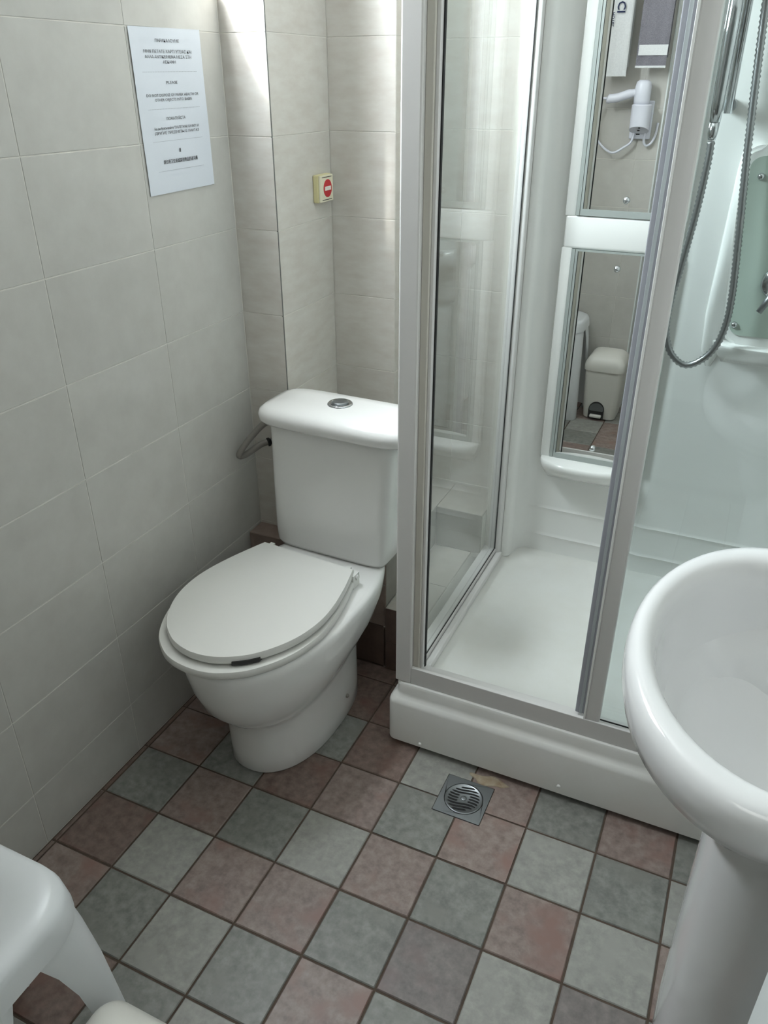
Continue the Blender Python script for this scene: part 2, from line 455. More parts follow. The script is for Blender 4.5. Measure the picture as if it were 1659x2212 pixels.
# ---------------------------------------------------------------- toilet
def egg(z, v0, af, ab, w, nf=2.2, nb=3.2, n=56, taper=0.13):
    """closed outline: local (right, forward) coordinates"""
    pts = []
    for k in range(n):
        a = 2*math.pi*k/n; c, s = math.cos(a), math.sin(a)
        e = nf if s >= 0 else nb
        r = math.copysign(abs(c)**(2/e), c)*w*(1 if s >= 0 else 1-taper*abs(s)); f = math.copysign(abs(s)**(2/e), s)*(af if s >= 0 else ab)
        pts.append((r, v0+f, z))
    return pts
TR = math.radians(3.2)
def tl(p, cx=1.95, cy=3.75, rot=TR):
    r, f, z = p
    return Vector((cx+r*math.cos(rot)-f*math.sin(rot), cy-f*math.cos(rot)-r*math.sin(rot), z))
toilet = thing('toilet', 'white ceramic close-coupled toilet with closed lid beside the tiled wall', 'toilet', (1.9, 2.0, 0))
rings = [(0.0, 2.25, 1.24, 1.48, .77), (0.03, 2.25, 1.26, 1.49, .785), (0.3, 2.25, 1.26, 1.48, .785), (0.7, 2.25, 1.27, 1.46, .79), (0.98, 2.25, 1.29, 1.46, .80), (1.05, 2.25, 1.32, 1.46, .82),
         (1.13, 2.25, 1.40, 1.46, .86), (1.25, 2.25, 1.52, 1.5, .92), (1.5, 2.25, 1.72, 1.62, 1.02), (1.8, 2.22, 1.88, 1.8, 1.10), (2.1, 2.2, 1.97, 1.98, 1.145),
         (2.3, 2.2, 2.0, 2.05, 1.16), (2.4, 2.2, 1.99, 2.06, 1.155), (2.45, 2.2, 1.95, 2.03, 1.12), (2.46, 2.2, 1.86, 1.95, 1.04), (2.46, 2.2, 1.6, 1.7, .8)]
def rise(p):                                  # the bowl's lower crease climbs towards the back
    r, f, z = p
    k = max(0.0, 1-abs(z-1.2)/0.75)
    return (r, f, z+k*0.17*(3.2-f))
bm = NB(); loft(bm, [[tl(rise(p)) for p in egg(*r)] for r in rings])
bowl = obj('bowl', bm, 'ceramic', toilet, smooth=True)
for s in (-1, 1):
    bm = NB(); c = tl((s*0.765, 1.75, 0.45)); lathe(bm, [(0.035, -0.03), (0.035, 0.02), (0.02, 0.035)], c, 10, 'x')
    obj('bolt_cap', bm, 'braided', bowl, smooth=True)
bm = NB(); tube(bm, [tl((0.25, 1.0, 1.55)), tl((0.25, 0.5, 1.5)), tl((0.25, 0.36, 1.5))], 0.36, 20)
obj('waste_pipe', bm, 'ceramic', bowl, smooth=True)
def sbox(z, x0, x1, f0, f1, e=7.0, n=64):
    pts = []
    cx_, cf = (x0+x1)/2, (f0+f1)/2
    for k in range(n):
        a = 2*math.pi*(k+0.5)/n; c, s = math.cos(a), math.sin(a)
        pts.append((cx_+math.copysign(abs(c)**(2/e), c)*(x1-x0)/2, cf+math.copysign(abs(s)**(2/e), s)*(f1-f0)/2, z))
    return pts
bm = NB()
tk = lambda p: tl((p[0]-0.10*max(0, 4.7-p[2])/2.2, p[1]+0.06*max(0, 4.7-p[2])/2.2, p[2]), 1.98, 3.78, math.radians(1.8))
prof = [(2.455, .92, .10, .78), (2.48, 1.0, .06, .85), (2.56, 1.04, .03, .89), (2.8, 1.06, .02, .91), (3.6, 1.09, .01, .94), (4.4, 1.11, 0.0, .97), (4.72, 1.12, 0.0, .98), (4.74, 1.08, .03, .95)]
loft(bm, [[tk(p) for p in sbox(z, -h, h, a, b)] for z, h, a, b in prof])
tank = obj('tank', bm, 'ceramic', toilet, smooth=True)
bm = NB()
prof = [(4.72, 1.18, .03, 1.06), (4.73, 1.24, -.02, 1.13), (4.78, 1.28, -.04, 1.17), (4.88, 1.29, -.05, 1.18), (4.95, 1.27, -.04, 1.15), (5.0, 1.21, 0.0, 1.07), (5.03, 1.10, .08, .95), (5.045, .8, .25, .75)]
loft(bm, [[tk((p[0]+0.06, p[1], p[2])) for p in sbox(z, -h-.03, h+.03, a, b, 5.5)] for z, h, a, b in prof])
lid_t = obj('tank_lid', bm, 'ceramic', toilet, smooth=True)
bc = tk((-0.02, 0.5, 5.04))
bm = NB(); lathe(bm, [(.20, -.02), (.20, .015), (.185, .03), (.155, .03), (.14, .012)], bc, 32)
fb = obj('flush_button', bm, 'chrome', toilet, smooth=True)
bm = NB(); lathe(bm, [(.13, 0), (.13, .04), (.11, .055), (.02, .05)], bc, 32)
obj('push_plate', bm, 'steel', fb, smooth=True)

# seat ring and lid, sitting a little askew on the bowl
SR = math.radians(4.6)
def seat_out(g, s0, z, dr=0.0):
    half = [(0, .86), (.25, .94), (.6, 1.04), (1.0, 1.125), (1.4, 1.155), (1.8, 1.10), (2.15, .965), (2.48, .74), (2.70, .45), (2.79, .22), (2.82, 0)]
    P = spline([(w, s, 0) for s, w in half], 5)
    P = [(p.x+g*(1 if p.x > 0.01 else 0), p.y*(1+g*0.36)+s0) for p in P]
    P[-1] = (0, P[-1][1])
    full = P+[(-x, y) for x, y in P[-2::-1]]
    return [Vector((1.77+dr+r*math.cos(SR)-f*math.sin(SR), 2.37-f*math.cos(SR)-r*math.sin(SR), z)) for r, f in full]
def shrink(r, k):
    c = sum(r, Vector())/len(r)
    return [Vector((c.x+(p.x-c.x)*k, c.y+(p.y-c.y)*k, p.z)) for p in r]
def plate(g, s0, z0, z1, dome=0.0, e=0.03):
    bm = NB()
    R0 = seat_out(g, s0, z0); R1 = seat_out(g, s0, z0+e); R2 = seat_out(g, s0, z1-e); R3 = seat_out(g, s0, z1)
    R = [shrink(R0, 1-e*0.7), R1, R2, shrink(R3, 1-e*0.35), shrink(R3, 1-e*0.9)]
    for k, zz in ((0.9, 0.3), (0.75, 0.6), (0.5, 0.85), (0.2, 1.0)):
        R.append([p+Vector((0, 0, dome*zz)) for p in shrink(R3, k)])
    return loft(bm, R)
ring = obj('seat_ring', plate(0.05, 0.08, 2.475, 2.60), 'seat_plastic', toilet, angle=40)
lid = obj('seat_lid', plate(0.0, 0.0, 2.63, 2.76, dome=0.03), 'seat_plastic', toilet, angle=40)
def sp(r, f, z): return Vector((1.77+r*math.cos(SR)-f*math.sin(SR), 2.37-f*math.cos(SR)-r*math.sin(SR), z))
bm = NB()                                    # dark block standing in for shade in the lid's finger notch
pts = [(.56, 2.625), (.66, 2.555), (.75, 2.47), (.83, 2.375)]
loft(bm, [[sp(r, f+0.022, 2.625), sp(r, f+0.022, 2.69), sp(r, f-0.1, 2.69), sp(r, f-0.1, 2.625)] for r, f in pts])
obj('notch_shade', bm, 'dark_grey', lid)
for s in (-1, 1):
    bm = NB()
    for a, b, z0, z1 in ((.70, .78, 2.46, 2.74), (.84, .92, 2.46, 2.70)):
        loft(bm, [[sp(s*a, -.06, z), sp(s*b, -.06, z), sp(s*b, .12, z), sp(s*a, .12, z)] for z in (z0, z1)])
    tube(bm, [sp(s*.68, .02, 2.64), sp(s*.95, .02, 2.64)], 0.045, 12)
    obj('hinge', bm, 'seat_plastic', toilet, angle=40)
for r in (-.5, .5):
    bm = NB(); lathe(bm, [(.06, 0), (.06, .03)], sp(r, 2.0, 2.598), 12)
    obj('lid_bumper', bm, 'seat_plastic', lid)

# water supply hose and valve
hose = NB()
path = spline([(.80, 3.40, 4.50), (.50, 3.38, 4.46), (.25, 3.25, 4.20), (.09, 3.10, 3.92), (.12, 3.20, 3.86), (.26, 3.50, 3.96), (.36, 3.60, 3.99)], 8)
tube(hose, path, 0.055, 12)
hs = thing('supply_hose', 'grey braided water hose looping from the toilet tank to the wall valve', 'hose', (.3, 3.4, 3.7))
obj('hose_tube', hose, 'braided', hs, smooth=True)
bm = NB(); tube(bm, [(.345, 3.585, 3.985), (.375, 3.615, 3.993)], 0.075, 12); obj('hose_collar', bm, 'black', hs, smooth=True)
vt = thing('angle_valve', 'small chrome shut-off valve on the tiled wall left of the tank', 'valve', (.5, 3.75, 3.9))
bm = NB(); tube(bm, [(.375, 3.615, 3.993), (.50, 3.66, 4.03), (.52, 3.82, 4.04)], 0.06, 14); obj('valve_body', bm, 'chrome', vt, smooth=True)
bm = NB(); tube(bm, [(.50, 3.66, 4.03), (.49, 3.65, 4.22)], [0.045, 0.03], 12); tube(bm, [(.44, 3.65, 4.20), (.44, 3.65, 4.32)], 0.022, 8); obj('valve_handle', bm, 'black', vt, smooth=True)

# ---------------------------------------------------------------- notice on the left wall
nx = XL+0.010
notice = thing('paper_notice', 'printed white paper notice in four languages taped to the left wall', 'notice', (nx, 2.6, 8.12))
ny0, ny1, nz0, nz1 = 1.90, 3.33, 8.12, 10.05
tilt = math.radians(0.6)
NM = Matrix.Translation(V(nx+0.007, (ny0+ny1)/2, (nz0+nz1)/2)) @ Matrix(((0, 0, 1, 0), (1, 0, 0, 0), (0, 1, 0, 0), (0, 0, 0, 1))) @ Matrix.Rotation(tilt, 4, 'Z')
bm = NB()
gx, gy = 8, 10
vv_ = [[bm.verts.new((NM @ Vector(((i/gx-.5)*(ny1-ny0)*U, (j/gy-.5)*(nz1-nz0)*U, 0.0003*math.sin(i*1.3+j))))/U) for i in range(gx+1)] for j in range(gy+1)]
for j in range(gy):
    for i in range(gx): bm.faces.new((vv_[j][i], vv_[j][i+1], vv_[j+1][i+1], vv_[j+1][i]))
r = bmesh.ops.extrude_face_region(bm, geom=bm.faces[:])
for v in r['geom']:
    if isinstance(v, bmesh.types.BMVert): v.co.x -= 0.004
obj('sheet', bm, 'paper', notice, smooth=False)
PW, PH = (ny1-ny0)*U, (nz1-nz0)*U
lines = [(.075, .34, 'ΠΑΡΑΚΑΛΟΥΜΕ', .0075, 0, 0), (.137, .68, 'ΜΗΝ ΠΕΤΑΤΕ ΧΑΡΤΙ ΥΓΕΙΑΣ ΚΑΙ', .0075, 0, 0), (.168, .66, 'ΑΛΛΑ ΑΝΤΙΚΕΙΜΕΝΑ ΜΕΣΑ ΣΤΗ', .0075, 0, 0),
         (.198, .18, 'ΛΕΚΑΝΗ', .0075, 0, 0), (.252, .78, '-'*34, .006, 0, 1), (.318, .16, 'PLEASE', .0075, 0, 0),
         (.392, .76, 'DO NOT DISPOSE OF PAPER HEALTH OR', .0072, 0, 0), (.420, .54, 'OTHER OBJECTS INTO BASIN', .0072, 0, 0), (.472, .76, '-'*34, .006, 0, 1),
         (.535, .28, 'ПОЖАЛУЙСТА', .0075, 0, 0), (.592, .66, 'Не выбрасывайте ТУАЛЕТНУЮ БУМАГУ И', .0070, 0, 0), (.620, .66, 'ДРУГИЕ ПРЕДМЕТЫ В УНИТАЗ', .0070, 0, 0),
         (.668, .74, '-'*44, .006, 0, 1), (.738, .03, '请', .0085, .0001, 0), (.802, .52, '请勿将卫生纸或其他物品扔进马桶', .0085, .0001, 0), (.855, .70, '-'*44, .006, 0, 1)]
for fy, fw_, s, size, bold, faint in lines:
    text_obj('text_line', s, NM @ Matrix.Translation((0.0, PH*(0.5-fy), 0.0009)), size, 'ink_faint' if faint else 'ink', notice, bold, PW*fw_)

# ---------------------------------------------------------------- call-switch box with no-entry sticker
sw = thing('switch_box', 'small cream wall box with a red no-entry sticker above the toilet', 'switch', (XA, 5.17, 7.72))
sx = XA
obj('housing', bx(sx, sx+0.10, 4.95, 5.40, 7.71, 8.13, bev=0.02), 'cream_plastic', sw)
fc = obj('face_plate', bx(sx+0.10, sx+0.135, 4.96, 5.39, 7.72, 8.12, bev=0.01), 'cream_face', sw)
bm = NB(); lathe(bm, [(.135, 0), (.135, .006)], (sx+0.135, 5.20, 7.92), 32, 'x'); obj('red_disc', bm, 'red_print', fc)
obj('white_bar', bx(sx+0.141, sx+0.145, 5.10, 5.30, 7.89, 7.95), 'white_print', fc)
for z in (7.745, 8.085): obj('print_line', bx(sx+0.134, sx+0.138, 5.02, 5.34, z, z+0.01), 'dark_grey', fc)

# ---------------------------------------------------------------- shower tray
tray = thing('shower_tray', 'white acrylic shower tray with a raised front skirt on the tiled floor', 'shower tray', (6.7, 4.2, 0.03))
tx0, tx1, ty0, ty1 = 3.46, XR-0.01, 1.72, YB2-0.01
def tr_ring(z, d, r=0.16, di=0): return rrect(tx0+d, tx1-d, ty0+d, ty1-d, r, z, 8)
bm = NB()
prof = [(.10, .04), (.10, .0), (.85, .0), (.90, .015), (.945, .05), (.98, .085), (1.03, .10), (1.16, .10), (1.20, .12), (1.21, .15), (1.21, .42), (1.19, .50), (1.12, .58), (1.06, .72), (1.02, 1.0), (1.002, 1.5), (1.0, 1.56), (1.0, 2.1)]
loft(bm, [tr_ring(z, d, max(0.12, .14+(min(d, 0.8)*0.35 if d > .3 else 0))) for z, d in prof])
tb = obj('tray_body', bm, 'tray_acrylic', tray, angle=32)
for x, z in ((4.04, .17), (6.27, .25), (8.6, .25)):
    bm = NB(); lathe(bm, [(.03, .0), (.03, -.012), (.02, -.022), (.004, -.024)], (x, ty0, z), 14, 'y'); obj('screw_cap', bm, 'acrylic', tray, smooth=True)
for x in (3.9, 6.7, 9.5):
    for y in (2.1, 6.3): obj('foot', bx(x-.1, x+.1, y-.1, y+.1, 0.0, .12), 'dark_grey', tray)

# ---------------------------------------------------------------- shower enclosure
HT = 12.4
en = thing('shower_enclosure', 'white framed glass shower enclosure with its sliding door open', 'shower', (6.5, 2.0, 1.2))
def part(name, m, a, parent=en, bev=0.0): return obj(name, bx(*a, bev=bev), m, parent)
Z0 = 1.212
part('corner_post', 'frame_white', (3.54, 3.80, 1.86, 2.02, Z0, HT), bev=0.025)
part('post_channel', 'frame_inner', (3.80, 3.90, 1.94, 2.06, Z0, HT), bev=0.012)
part('post_channel', 'frame_white', (3.90, 3.945, 1.98, 2.10, Z0+.3, HT), bev=0.008)
part('post_channel', 'rail_plastic', (3.50, 3.60, 2.03, 2.20, Z0, HT))
part('bottom_rail', 'frame_white', (3.80, 9.98, 1.87, 1.93, Z0, 1.52), bev=0.008)
part('bottom_rail', 'frame_white', (3.80, 9.98, 1.93, 2.18, Z0, 1.40), bev=0.012)
part('top_rail', 'frame_white', (3.54, 9.98, 1.86, 2.2, HT, HT+.35), bev=0.02)
part('side_rail', 'frame_white', (3.62, 3.86, 2.05, 6.05, Z0, 1.42), bev=0.02)
part('side_rail', 'frame_white', (3.86, 3.98, 2.05, 6.05, Z0, 1.34), bev=0.03)
part('side_top_rail', 'frame_white', (3.62, 3.95, 2.2, 6.05, HT, HT+.35), bev=0.02)
gp = part('glass_pane', 'glass_clear', (3.80, 3.835, 2.08, 5.98, 1.40, HT+.02))
part('gasket', 'gasket', (3.945, 3.962, 2.055, 2.10, 1.46, HT), parent=gp)
part('gasket', 'dark_grey', (3.836, 3.848, 2.1, 5.96, 1.415, 1.435), parent=gp)
part('gasket', 'dark_grey', (3.836, 3.85, 5.945, 5.965, 1.43, HT), parent=gp)
part('wall_profile', 'frame_white', (3.70, 3.93, 5.965, 6.12, Z0, HT), bev=0.02)
part('wall_profile', 'frame_inner', (3.62, 3.72, 6.0, 6.8, Z0, HT))
# middle post, sliding door parked behind the fixed pane
part('middle_post', 'frame_white', (6.47, 6.665, 1.89, 2.02, 1.40, HT), bev=0.02)
part('post_edge', 'acrylic', (6.445, 6.475, 1.875, 2.0, 1.50, HT), bev=0.006)
sd_ = part('door_stile', 'seal', (6.30, 6.46, 2.04, 2.13, 1.46, HT), bev=0.012)
part('seal_rib', 'rail_plastic', (6.36, 6.40, 2.02, 2.045, 1.47, HT), parent=sd_, bev=0.005)
part('glass_pane', 'glass_green', (6.655, 9.96, 1.955, 1.985, 1.52, HT+.02))
part('gasket', 'gasket', (6.67, 9.95, 1.94, 1.954, 1.522, 1.538))
part('sliding_glass', 'glass_green', (6.45, 9.3, 2.075, 2.105, 1.45, HT+.02))
part('wall_profile', 'frame_white', (9.84, 9.98, 1.88, 2.14, 1.4, HT), bev=0.02)

# ---------------------------------------------------------------- moulded shower wall panel
YP = 6.62
pan = thing('shower_wall_panel', 'white moulded acrylic shower back panel with two narrow mirrors and a soap shelf', 'shower panel', (6.7, 6.7, 1.2))
xs = [(3.93, 6.12), (4.02, 6.13), (4.07, 6.18), (4.10, 6.30), (4.14, 6.44), (4.20, 6.54), (4.28, 6.60), (4.40, YP), (4.5, YP), (6.3, YP), (6.42, YP-.02), (6.55, YP-.02), (6.66, YP), (9.99, YP)]
bm = NB()
def prow(z, push=0.0):
    return [Vector((x, y-(push if y > 6.5 and x > 4.3 else 0), z)) for x, y in xs]+[Vector((9.99, YB2-.005, z)), Vector((3.93, YB2-.005, z))]
zs = [(1.19, .012), (1.22, 0.0)]
for zb in (1.58, 2.18):
    zs += [(zb-.10, 0.0), (zb-.03, .012), (zb, .03), (zb+.03, .005), (zb+.06, 0.0)]
zs += [(2.6, 0), (13.2, 0)]
loft(bm, [prow(z, p) for z, p in zs])
obj('panel_shell', bm, 'acrylic', pan, angle=50)
# raised mirror column
YM = 6.50
mc = NB(); box(mc, 4.44, 6.28, YM-0.0, YP+.02, 7.04, 7.56, bev=0.05, seg=3)
obj('mirror_bridge', mc, 'acrylic', pan, angle=40)
for z0, z1, sc in ((3.32, 7.04, ((6.78), (3.62))), (7.56, 13.0, ((7.82), (12.7)))):
    bm = NB()
    box(bm, 4.42, 4.60, 6.50, YP+.02, z0-.02, z1+.02, bev=.03); box(bm, 6.16, 6.30, 6.50, YP+.02, z0-.02, z1+.02, bev=.03)
    obj('mirror_surround', bm, 'acrylic', pan, angle=40)
    fm = NB(); box(fm, 4.60, 4.655, YM-.012, YP, z0, z1); box(fm, 4.66, 4.70, YM-.005, YP, z0, z1); box(fm, 6.10, 6.16, YM-.01, YP, z0, z1); box(fm, 4.70, 6.10, YM-.012, YP, z0, z0+.10); box(fm, 4.70, 6.10, YM-.008, YP, z1-.03, z1)
    mf = obj('mirror_frame', fm, 'mirror_edge', pan)
    mr = obj('mirror', bx(4.70, 6.10, YM, YM+.03, z0+.10, z1-.03), 'mirror', pan)
    obj('mirror_seam', bx(4.70, 4.708, YM-.004, YM, z0+.1, z1-.03), 'black', mr)
    for z in sc:
        bm = NB(); lathe(bm, [(.052, 0), (.05, -.03), (.03, -.055), (.005, -.06)], (5.36, YM, z), 18, 'y'); obj('mirror_screw', bm, 'chrome', mr, smooth=True)
# soap shelf under the mirrors
bm = NB(); rg = []
for z, k in ((2.86, .0), (2.98, .45), (3.10, .8), (3.20, .97), (3.26, 1.0), (3.305, .97), (3.32, .9)):
    r_ = [Vector((5.27+.84*(.82+.18*k)*math.cos(a), YP-.52*k*max(0, math.sin(a))**.7-.001, z)) for a in [math.pi*t/24 for t in range(25)]]
    rg.append(r_+[Vector((r_[-1].x, YP+.05, z)), Vector((r_[0].x, YP+.05, z))])
loft(bm, rg); obj('soap_shelf', bm, 'acrylic', pan, angle=60)
# shower control column: green plate with a moulded white border
def quad_plate(bm, x0t, x1t, x0b, x1b, zt, zb, y0, y1, r=0.18):
    rg = []
    for y in (y1, y0):
        t = rrect(x0b, x1b, zb, zt, r, 0, 6)
        ring_ = []
        for p in t:
            k = (p.y-zb)/(zt-zb); cx_ = (p.x-x0b)/(x1b-x0b)
            ring_.append(Vector(((x0b+(x0t-x0b)*k)+cx_*((x1b+(x1t-x1b)*k)-(x0b+(x0t-x0b)*k)), y, p.y)))
        rg.append(ring_)
    return loft(bm, rg)
bd = quad_plate(NB(), 6.90, 8.62, 7.12, 8.40, 8.66, 5.80, YP-.20, YP+.02, .22)
es = [e for e in bd.edges if all(v.co.y < YP-.1 for v in e.verts)]
bmesh.ops.bevel(bd, geom=es, offset=.06, segments=3, affect='EDGES')
obj('panel_border', bd, 'acrylic', pan, angle=40)
bm = NB(); rg = []                                     # lower shelf lip of the column
for z, k in ((5.45, .0), (5.58, .45), (5.68, .75), (5.75, .92), (5.79, .95), (5.81, .9)):
    r_ = [Vector((7.76+.78*(.75+.25*k)*math.cos(a), YP-.42*k*max(0, math.sin(a))**.6-.001, z)) for a in [math.pi*t/24 for t in range(25)]]
    rg.append(r_+[Vector((r_[-1].x, YP+.05, z)), Vector((r_[0].x, YP+.05, z))])
loft(bm, rg); obj('column_shelf', bm, 'acrylic', pan, angle=60)
bm = NB(); rg = []                                     # raised flute left of the column
for z, w, d in ((5.35, .04, .0), (5.6, .14, .08), (6.2, .17, .12), (7.2, .12, .10), (8.3, .07, .06), (8.7, .03, .0)):
    xc = 6.98-(z-6)*0.02
    r_ = [Vector((xc+w*math.cos(a), YP-d*math.sin(a)-.001, z)) for a in [math.pi*t/12 for t in range(13)]]
    rg.append(r_+[Vector((xc-w, YP+.03, z)), Vector((xc+w, YP+.03, z))])
loft(bm, rg); obj('moulded_flute', bm, 'acrylic', pan, angle=70)

ctl = thing('shower_mixer_plate', 'pale green shower control plate with a chrome single-lever mixer', 'shower mixer', (7.76, 6.4, 6.0))
cp = obj('plate', quad_plate(NB(), 7.02, 8.50, 7.20, 8.32, 8.52, 5.96, YP-.225, YP-.20, .16), 'green_plate', ctl)
for x, z in ((7.20, 8.25), (7.26, 6.12), (8.32, 8.25), (8.26, 6.12)):
    bm = NB(); lathe(bm, [(.05, 0), (.045, -.03), (.02, -.05)], (x, YP-.225, z), 16, 'y'); obj('plate_screw', bm, 'chrome', ctl, smooth=True)
bm = NB(); lathe(bm, [(.24, 0), (.24, -.04), (.21, -.09), (.12, -.10), (.11, -.26), (.09, -.30)], (7.74, YP-.225, 6.80), 28, 'y'); obj('mixer_rosette', bm, 'chrome', ctl, smooth=True)
bm = NB(); tube(bm, [(7.74, YP-.46, 6.80), (7.66, YP-.52, 6.62), (7.56, YP-.56, 6.42)], [.06, .055, .045], 12); obj('mixer_lever', bm, 'steel', ctl, smooth=True)

# slide bar, handset and hose
rail = thing('slide_bar', 'chrome vertical slide bar on the shower back panel', 'shower rail', (6.52, 6.3, 8.5))
bm = NB(); tube(bm, [(6.60, 6.32, 9.05), (6.60, 6.32, 12.9)], .06, 16); obj('bar', bm, 'chrome', rail, smooth=True)
for z in (9.15, 12.8):
    bm = NB(); tube(bm, [(6.60, 6.32, z), (6.60, YP, z)], .09, 16); obj('bracket', bm, 'rail_plastic', rail, smooth=True)
hsb = thing('shower_handset', 'chrome hand shower handle held on the slide bar', 'hand shower', (6.46, 6.1, 8.6))
bm = NB(); tube(bm, [(6.47, 6.05, 8.95), (6.47, 6.04, 9.2), (6.47, 6.03, 10.0), (6.47, 6.00, 10.9)], [.075, .085, .095, .09], 16); obj('handle', bm, 'chrome', hsb, smooth=True)
bm = NB(); lathe(bm, [(.10, 0), (.33, -.06), (.36, -.12), (.30, -.15)], (6.47, 5.95, 11.15), 28, 'y'); tube(bm, [(6.47, 6.0, 10.85), (6.47, 5.95, 11.15)], .1, 14); obj('spray_head', bm, 'chrome', hsb, smooth=True)
bm = NB(); tube(bm, [(6.47, 6.05, 8.72), (6.47, 6.05, 8.80), (6.47, 6.05, 8.96)], [.05, .068, .072], 14); obj('hose_nut', bm, 'chrome', hsb, smooth=True)
sh = thing('shower_hose', 'ribbed metal shower hose hanging in a long loop behind the glass', 'hose', (6.8, 6.1, 5.4))
path = spline([(6.47, 6.05, 8.71), (6.475, 6.05, 8.45), (6.44, 6.08, 7.8), (6.36, 6.1, 7.0), (6.29, 6.1, 6.4), (6.31, 6.1, 5.95), (6.45, 6.1, 5.62), (6.70, 6.1, 5.48), (6.98, 6.1, 5.68), (7.13, 6.1, 6.05), (7.15, 6.1, 6.6), (7.06, 6.12, 7.6), (6.94, 6.16, 8.8), (6.82, 6.2, 10.4), (6.76, 6.3, 11.8), (6.80, 6.5, 12.6)], 26)
def resample(P, d):
    out = [P[0]]; acc = 0.0
    for a_, b_ in zip(P, P[1:]):
        L_ = (b_-a_).length; t = d-acc
        while t <= L_: out.append(a_+(b_-a_)*(t/L_)); t += d
        acc = (acc+L_) % d
    return out
path = resample(path, 0.032)
bm = NB(); tube(bm, path, [.060 if i % 2 else .044 for i in range(len(path))], 9)
obj('hose_tube', bm, 'hose_metal', sh, smooth=True)
bm = NB(); lathe(bm, [(.12, 0), (.12, -.06), (.07, -.1)], (6.80, YP, 12.62), 16, 'y'); obj('hose_outlet', bm, 'chrome', sh, smooth=True)

# ---------------------------------------------------------------- floor drain
dr = thing('floor_drain', 'square steel floor drain with a round slotted grate before the shower', 'drain', (5.0, 1.1, 0))
a, b, c, d = DRAIN
dc = ((a+b)/2, (c+d)/2)
bm = NB()
out_ = rrect(a+.01, b-.01, c+.01, d-.01, .02, 0, 6)
n = len(out_)
def circ(r, z, n=n): return [Vector((dc[0]+r*math.cos(2*math.pi*(k)/n+math.atan2(out_[0].y-dc[1], out_[0].x-dc[0])), dc[1]+r*math.sin(2*math.pi*k/n+math.atan2(out_[0].y-dc[1], out_[0].x-dc[0])), z)) for k in range(n)]
loft(bm, [[Vector((p.x, p.y, -.04)) for p in out_], [Vector((p.x, p.y, .004)) for p in out_], circ(.295, .004), circ(.29, -.03)], cap0=True, cap1=True)
obj('drain_plate', bm, 'steel', dr, angle=40)
bm = NB(); lathe(bm, [(.284, -.03), (.284, .008), (.272, .014), (.262, .008)], (dc[0], dc[1], 0), 40)
gr = obj('grate', bm, 'steel', dr, angle=40)
def slot(cx_, cy_, L_, side):
    bm = NB(); pl = []
    for t in range(9):
        s = (t/8-.5)*L_; w = .014 if 0 < t < 8 else .006
        yy = cy_+.022*math.sin((cx_-dc[0]+s)*11.0)
        pl.append((cx_+s, yy, w))
    loft(bm, [[Vector((x, y-w, .009)), Vector((x, y+w, .009)), Vector((x, y+w, .0125)), Vector((x, y-w, .0125))] for x, y, w in pl])
    return obj('slot', bm, 'black', gr)
for k in range(-4, 5):
    yy = dc[1]+k*.053; half = math.sqrt(max(0, .235**2-(k*.053)**2))
    if abs(k) <= 1:
        for s in (-1, 1):
            slot(dc[0]+s*(half+.075)/2, yy, half-.075, s)
    else: slot(dc[0], yy, 2*half, 0)
bm = NB(); lathe(bm, [(.045, .008), (.045, .016), (.03, .02)], (dc[0], dc[1], 0), 16); obj('grate_screw', bm, 'steel', gr, smooth=True)
# old mortar patch by the shower skirt
bm = NB()
out_ = [(5.24+.30*math.cos(t)*(1+.16*math.sin(3*t)), 1.60+.09*math.sin(t)*(1+.35*math.cos(4*t+1))) for t in [2*math.pi*k/40 for k in range(40)]]
loft(bm, [[Vector((x, y, -.03)) for x, y in out_], [Vector((x, y, .006)) for x, y in out_], [Vector((5.24+(x-5.24)*.8, 1.60+(y-1.60)*.7, .010)) for x, y in out_]])
obj('mortar_patch', bm, 'mortar', floor, smooth=True)

# ---------------------------------------------------------------- pedestal sink
sk = thing('pedestal_sink', 'white oval ceramic washbasin on a pedestal in the right foreground', 'sink', (9.0, -1.31, 0))
SC = (8.19, -1.31)
def dout(k, z, n=72, xf=7.04, hb=1.77):
    """outer D outline: rounded front towards -x, straight back at the wall"""
    pts = []
    for i in range(n):
        a_ = 2*math.pi*i/n; c_, s_ = math.cos(a_), math.sin(a_)
        if c_ <= 0: x = SC[0]+math.copysign(abs(c_)**(2/2.0), c_)*(SC[0]-xf); y = math.copysign(abs(s_)**(2/2.0), s_)*hb
        else: x = SC[0]+abs(c_)**(2/6)*(XR-.01-SC[0]); y = math.copysign(abs(s_)**(2/6), s_)*hb
        pts.append((x, y))
    return [Vector((SC[0]+(x-SC[0])*(k if x < SC[0] else 1-(1-k)*.4), SC[1]+y*k, z)) for x, y in pts]
def oin(a_, b_, z, cx_=8.27, n=72): return [Vector((cx_+a_*math.cos(2*math.pi*i/n), SC[1]+b_*math.sin(2*math.pi*i/n), z)) for i in range(n)]
bm = NB()
R = [dout(.30, 3.95), dout(.36, 4.15), dout(.45, 4.5), dout(.58, 4.8), dout(.74, 5.0), dout(.89, 5.12), dout(.975, 5.22), dout(.997, 5.34), dout(1.0, 5.42), dout(.993, 5.50), dout(.975, 5.56), dout(.945, 5.595), dout(.91, 5.605)]
R += [oin(1.10, 1.55, 5.60), oin(1.06, 1.50, 5.58), oin(1.025, 1.455, 5.54), oin(1.0, 1.42, 5.47), oin(.98, 1.39, 5.36), oin(.95, 1.34, 5.15), oin(.90, 1.25, 4.90, 8.32), oin(.78, 1.07, 4.66, 8.4), oin(.56, .76, 4.48, 8.5), oin(.32, .40, 4.40, 8.6), oin(.12, .12, 4.38, 8.65)]
loft(bm, R)
basin = obj('basin', bm, 'sink_ceramic', sk, smooth=True)
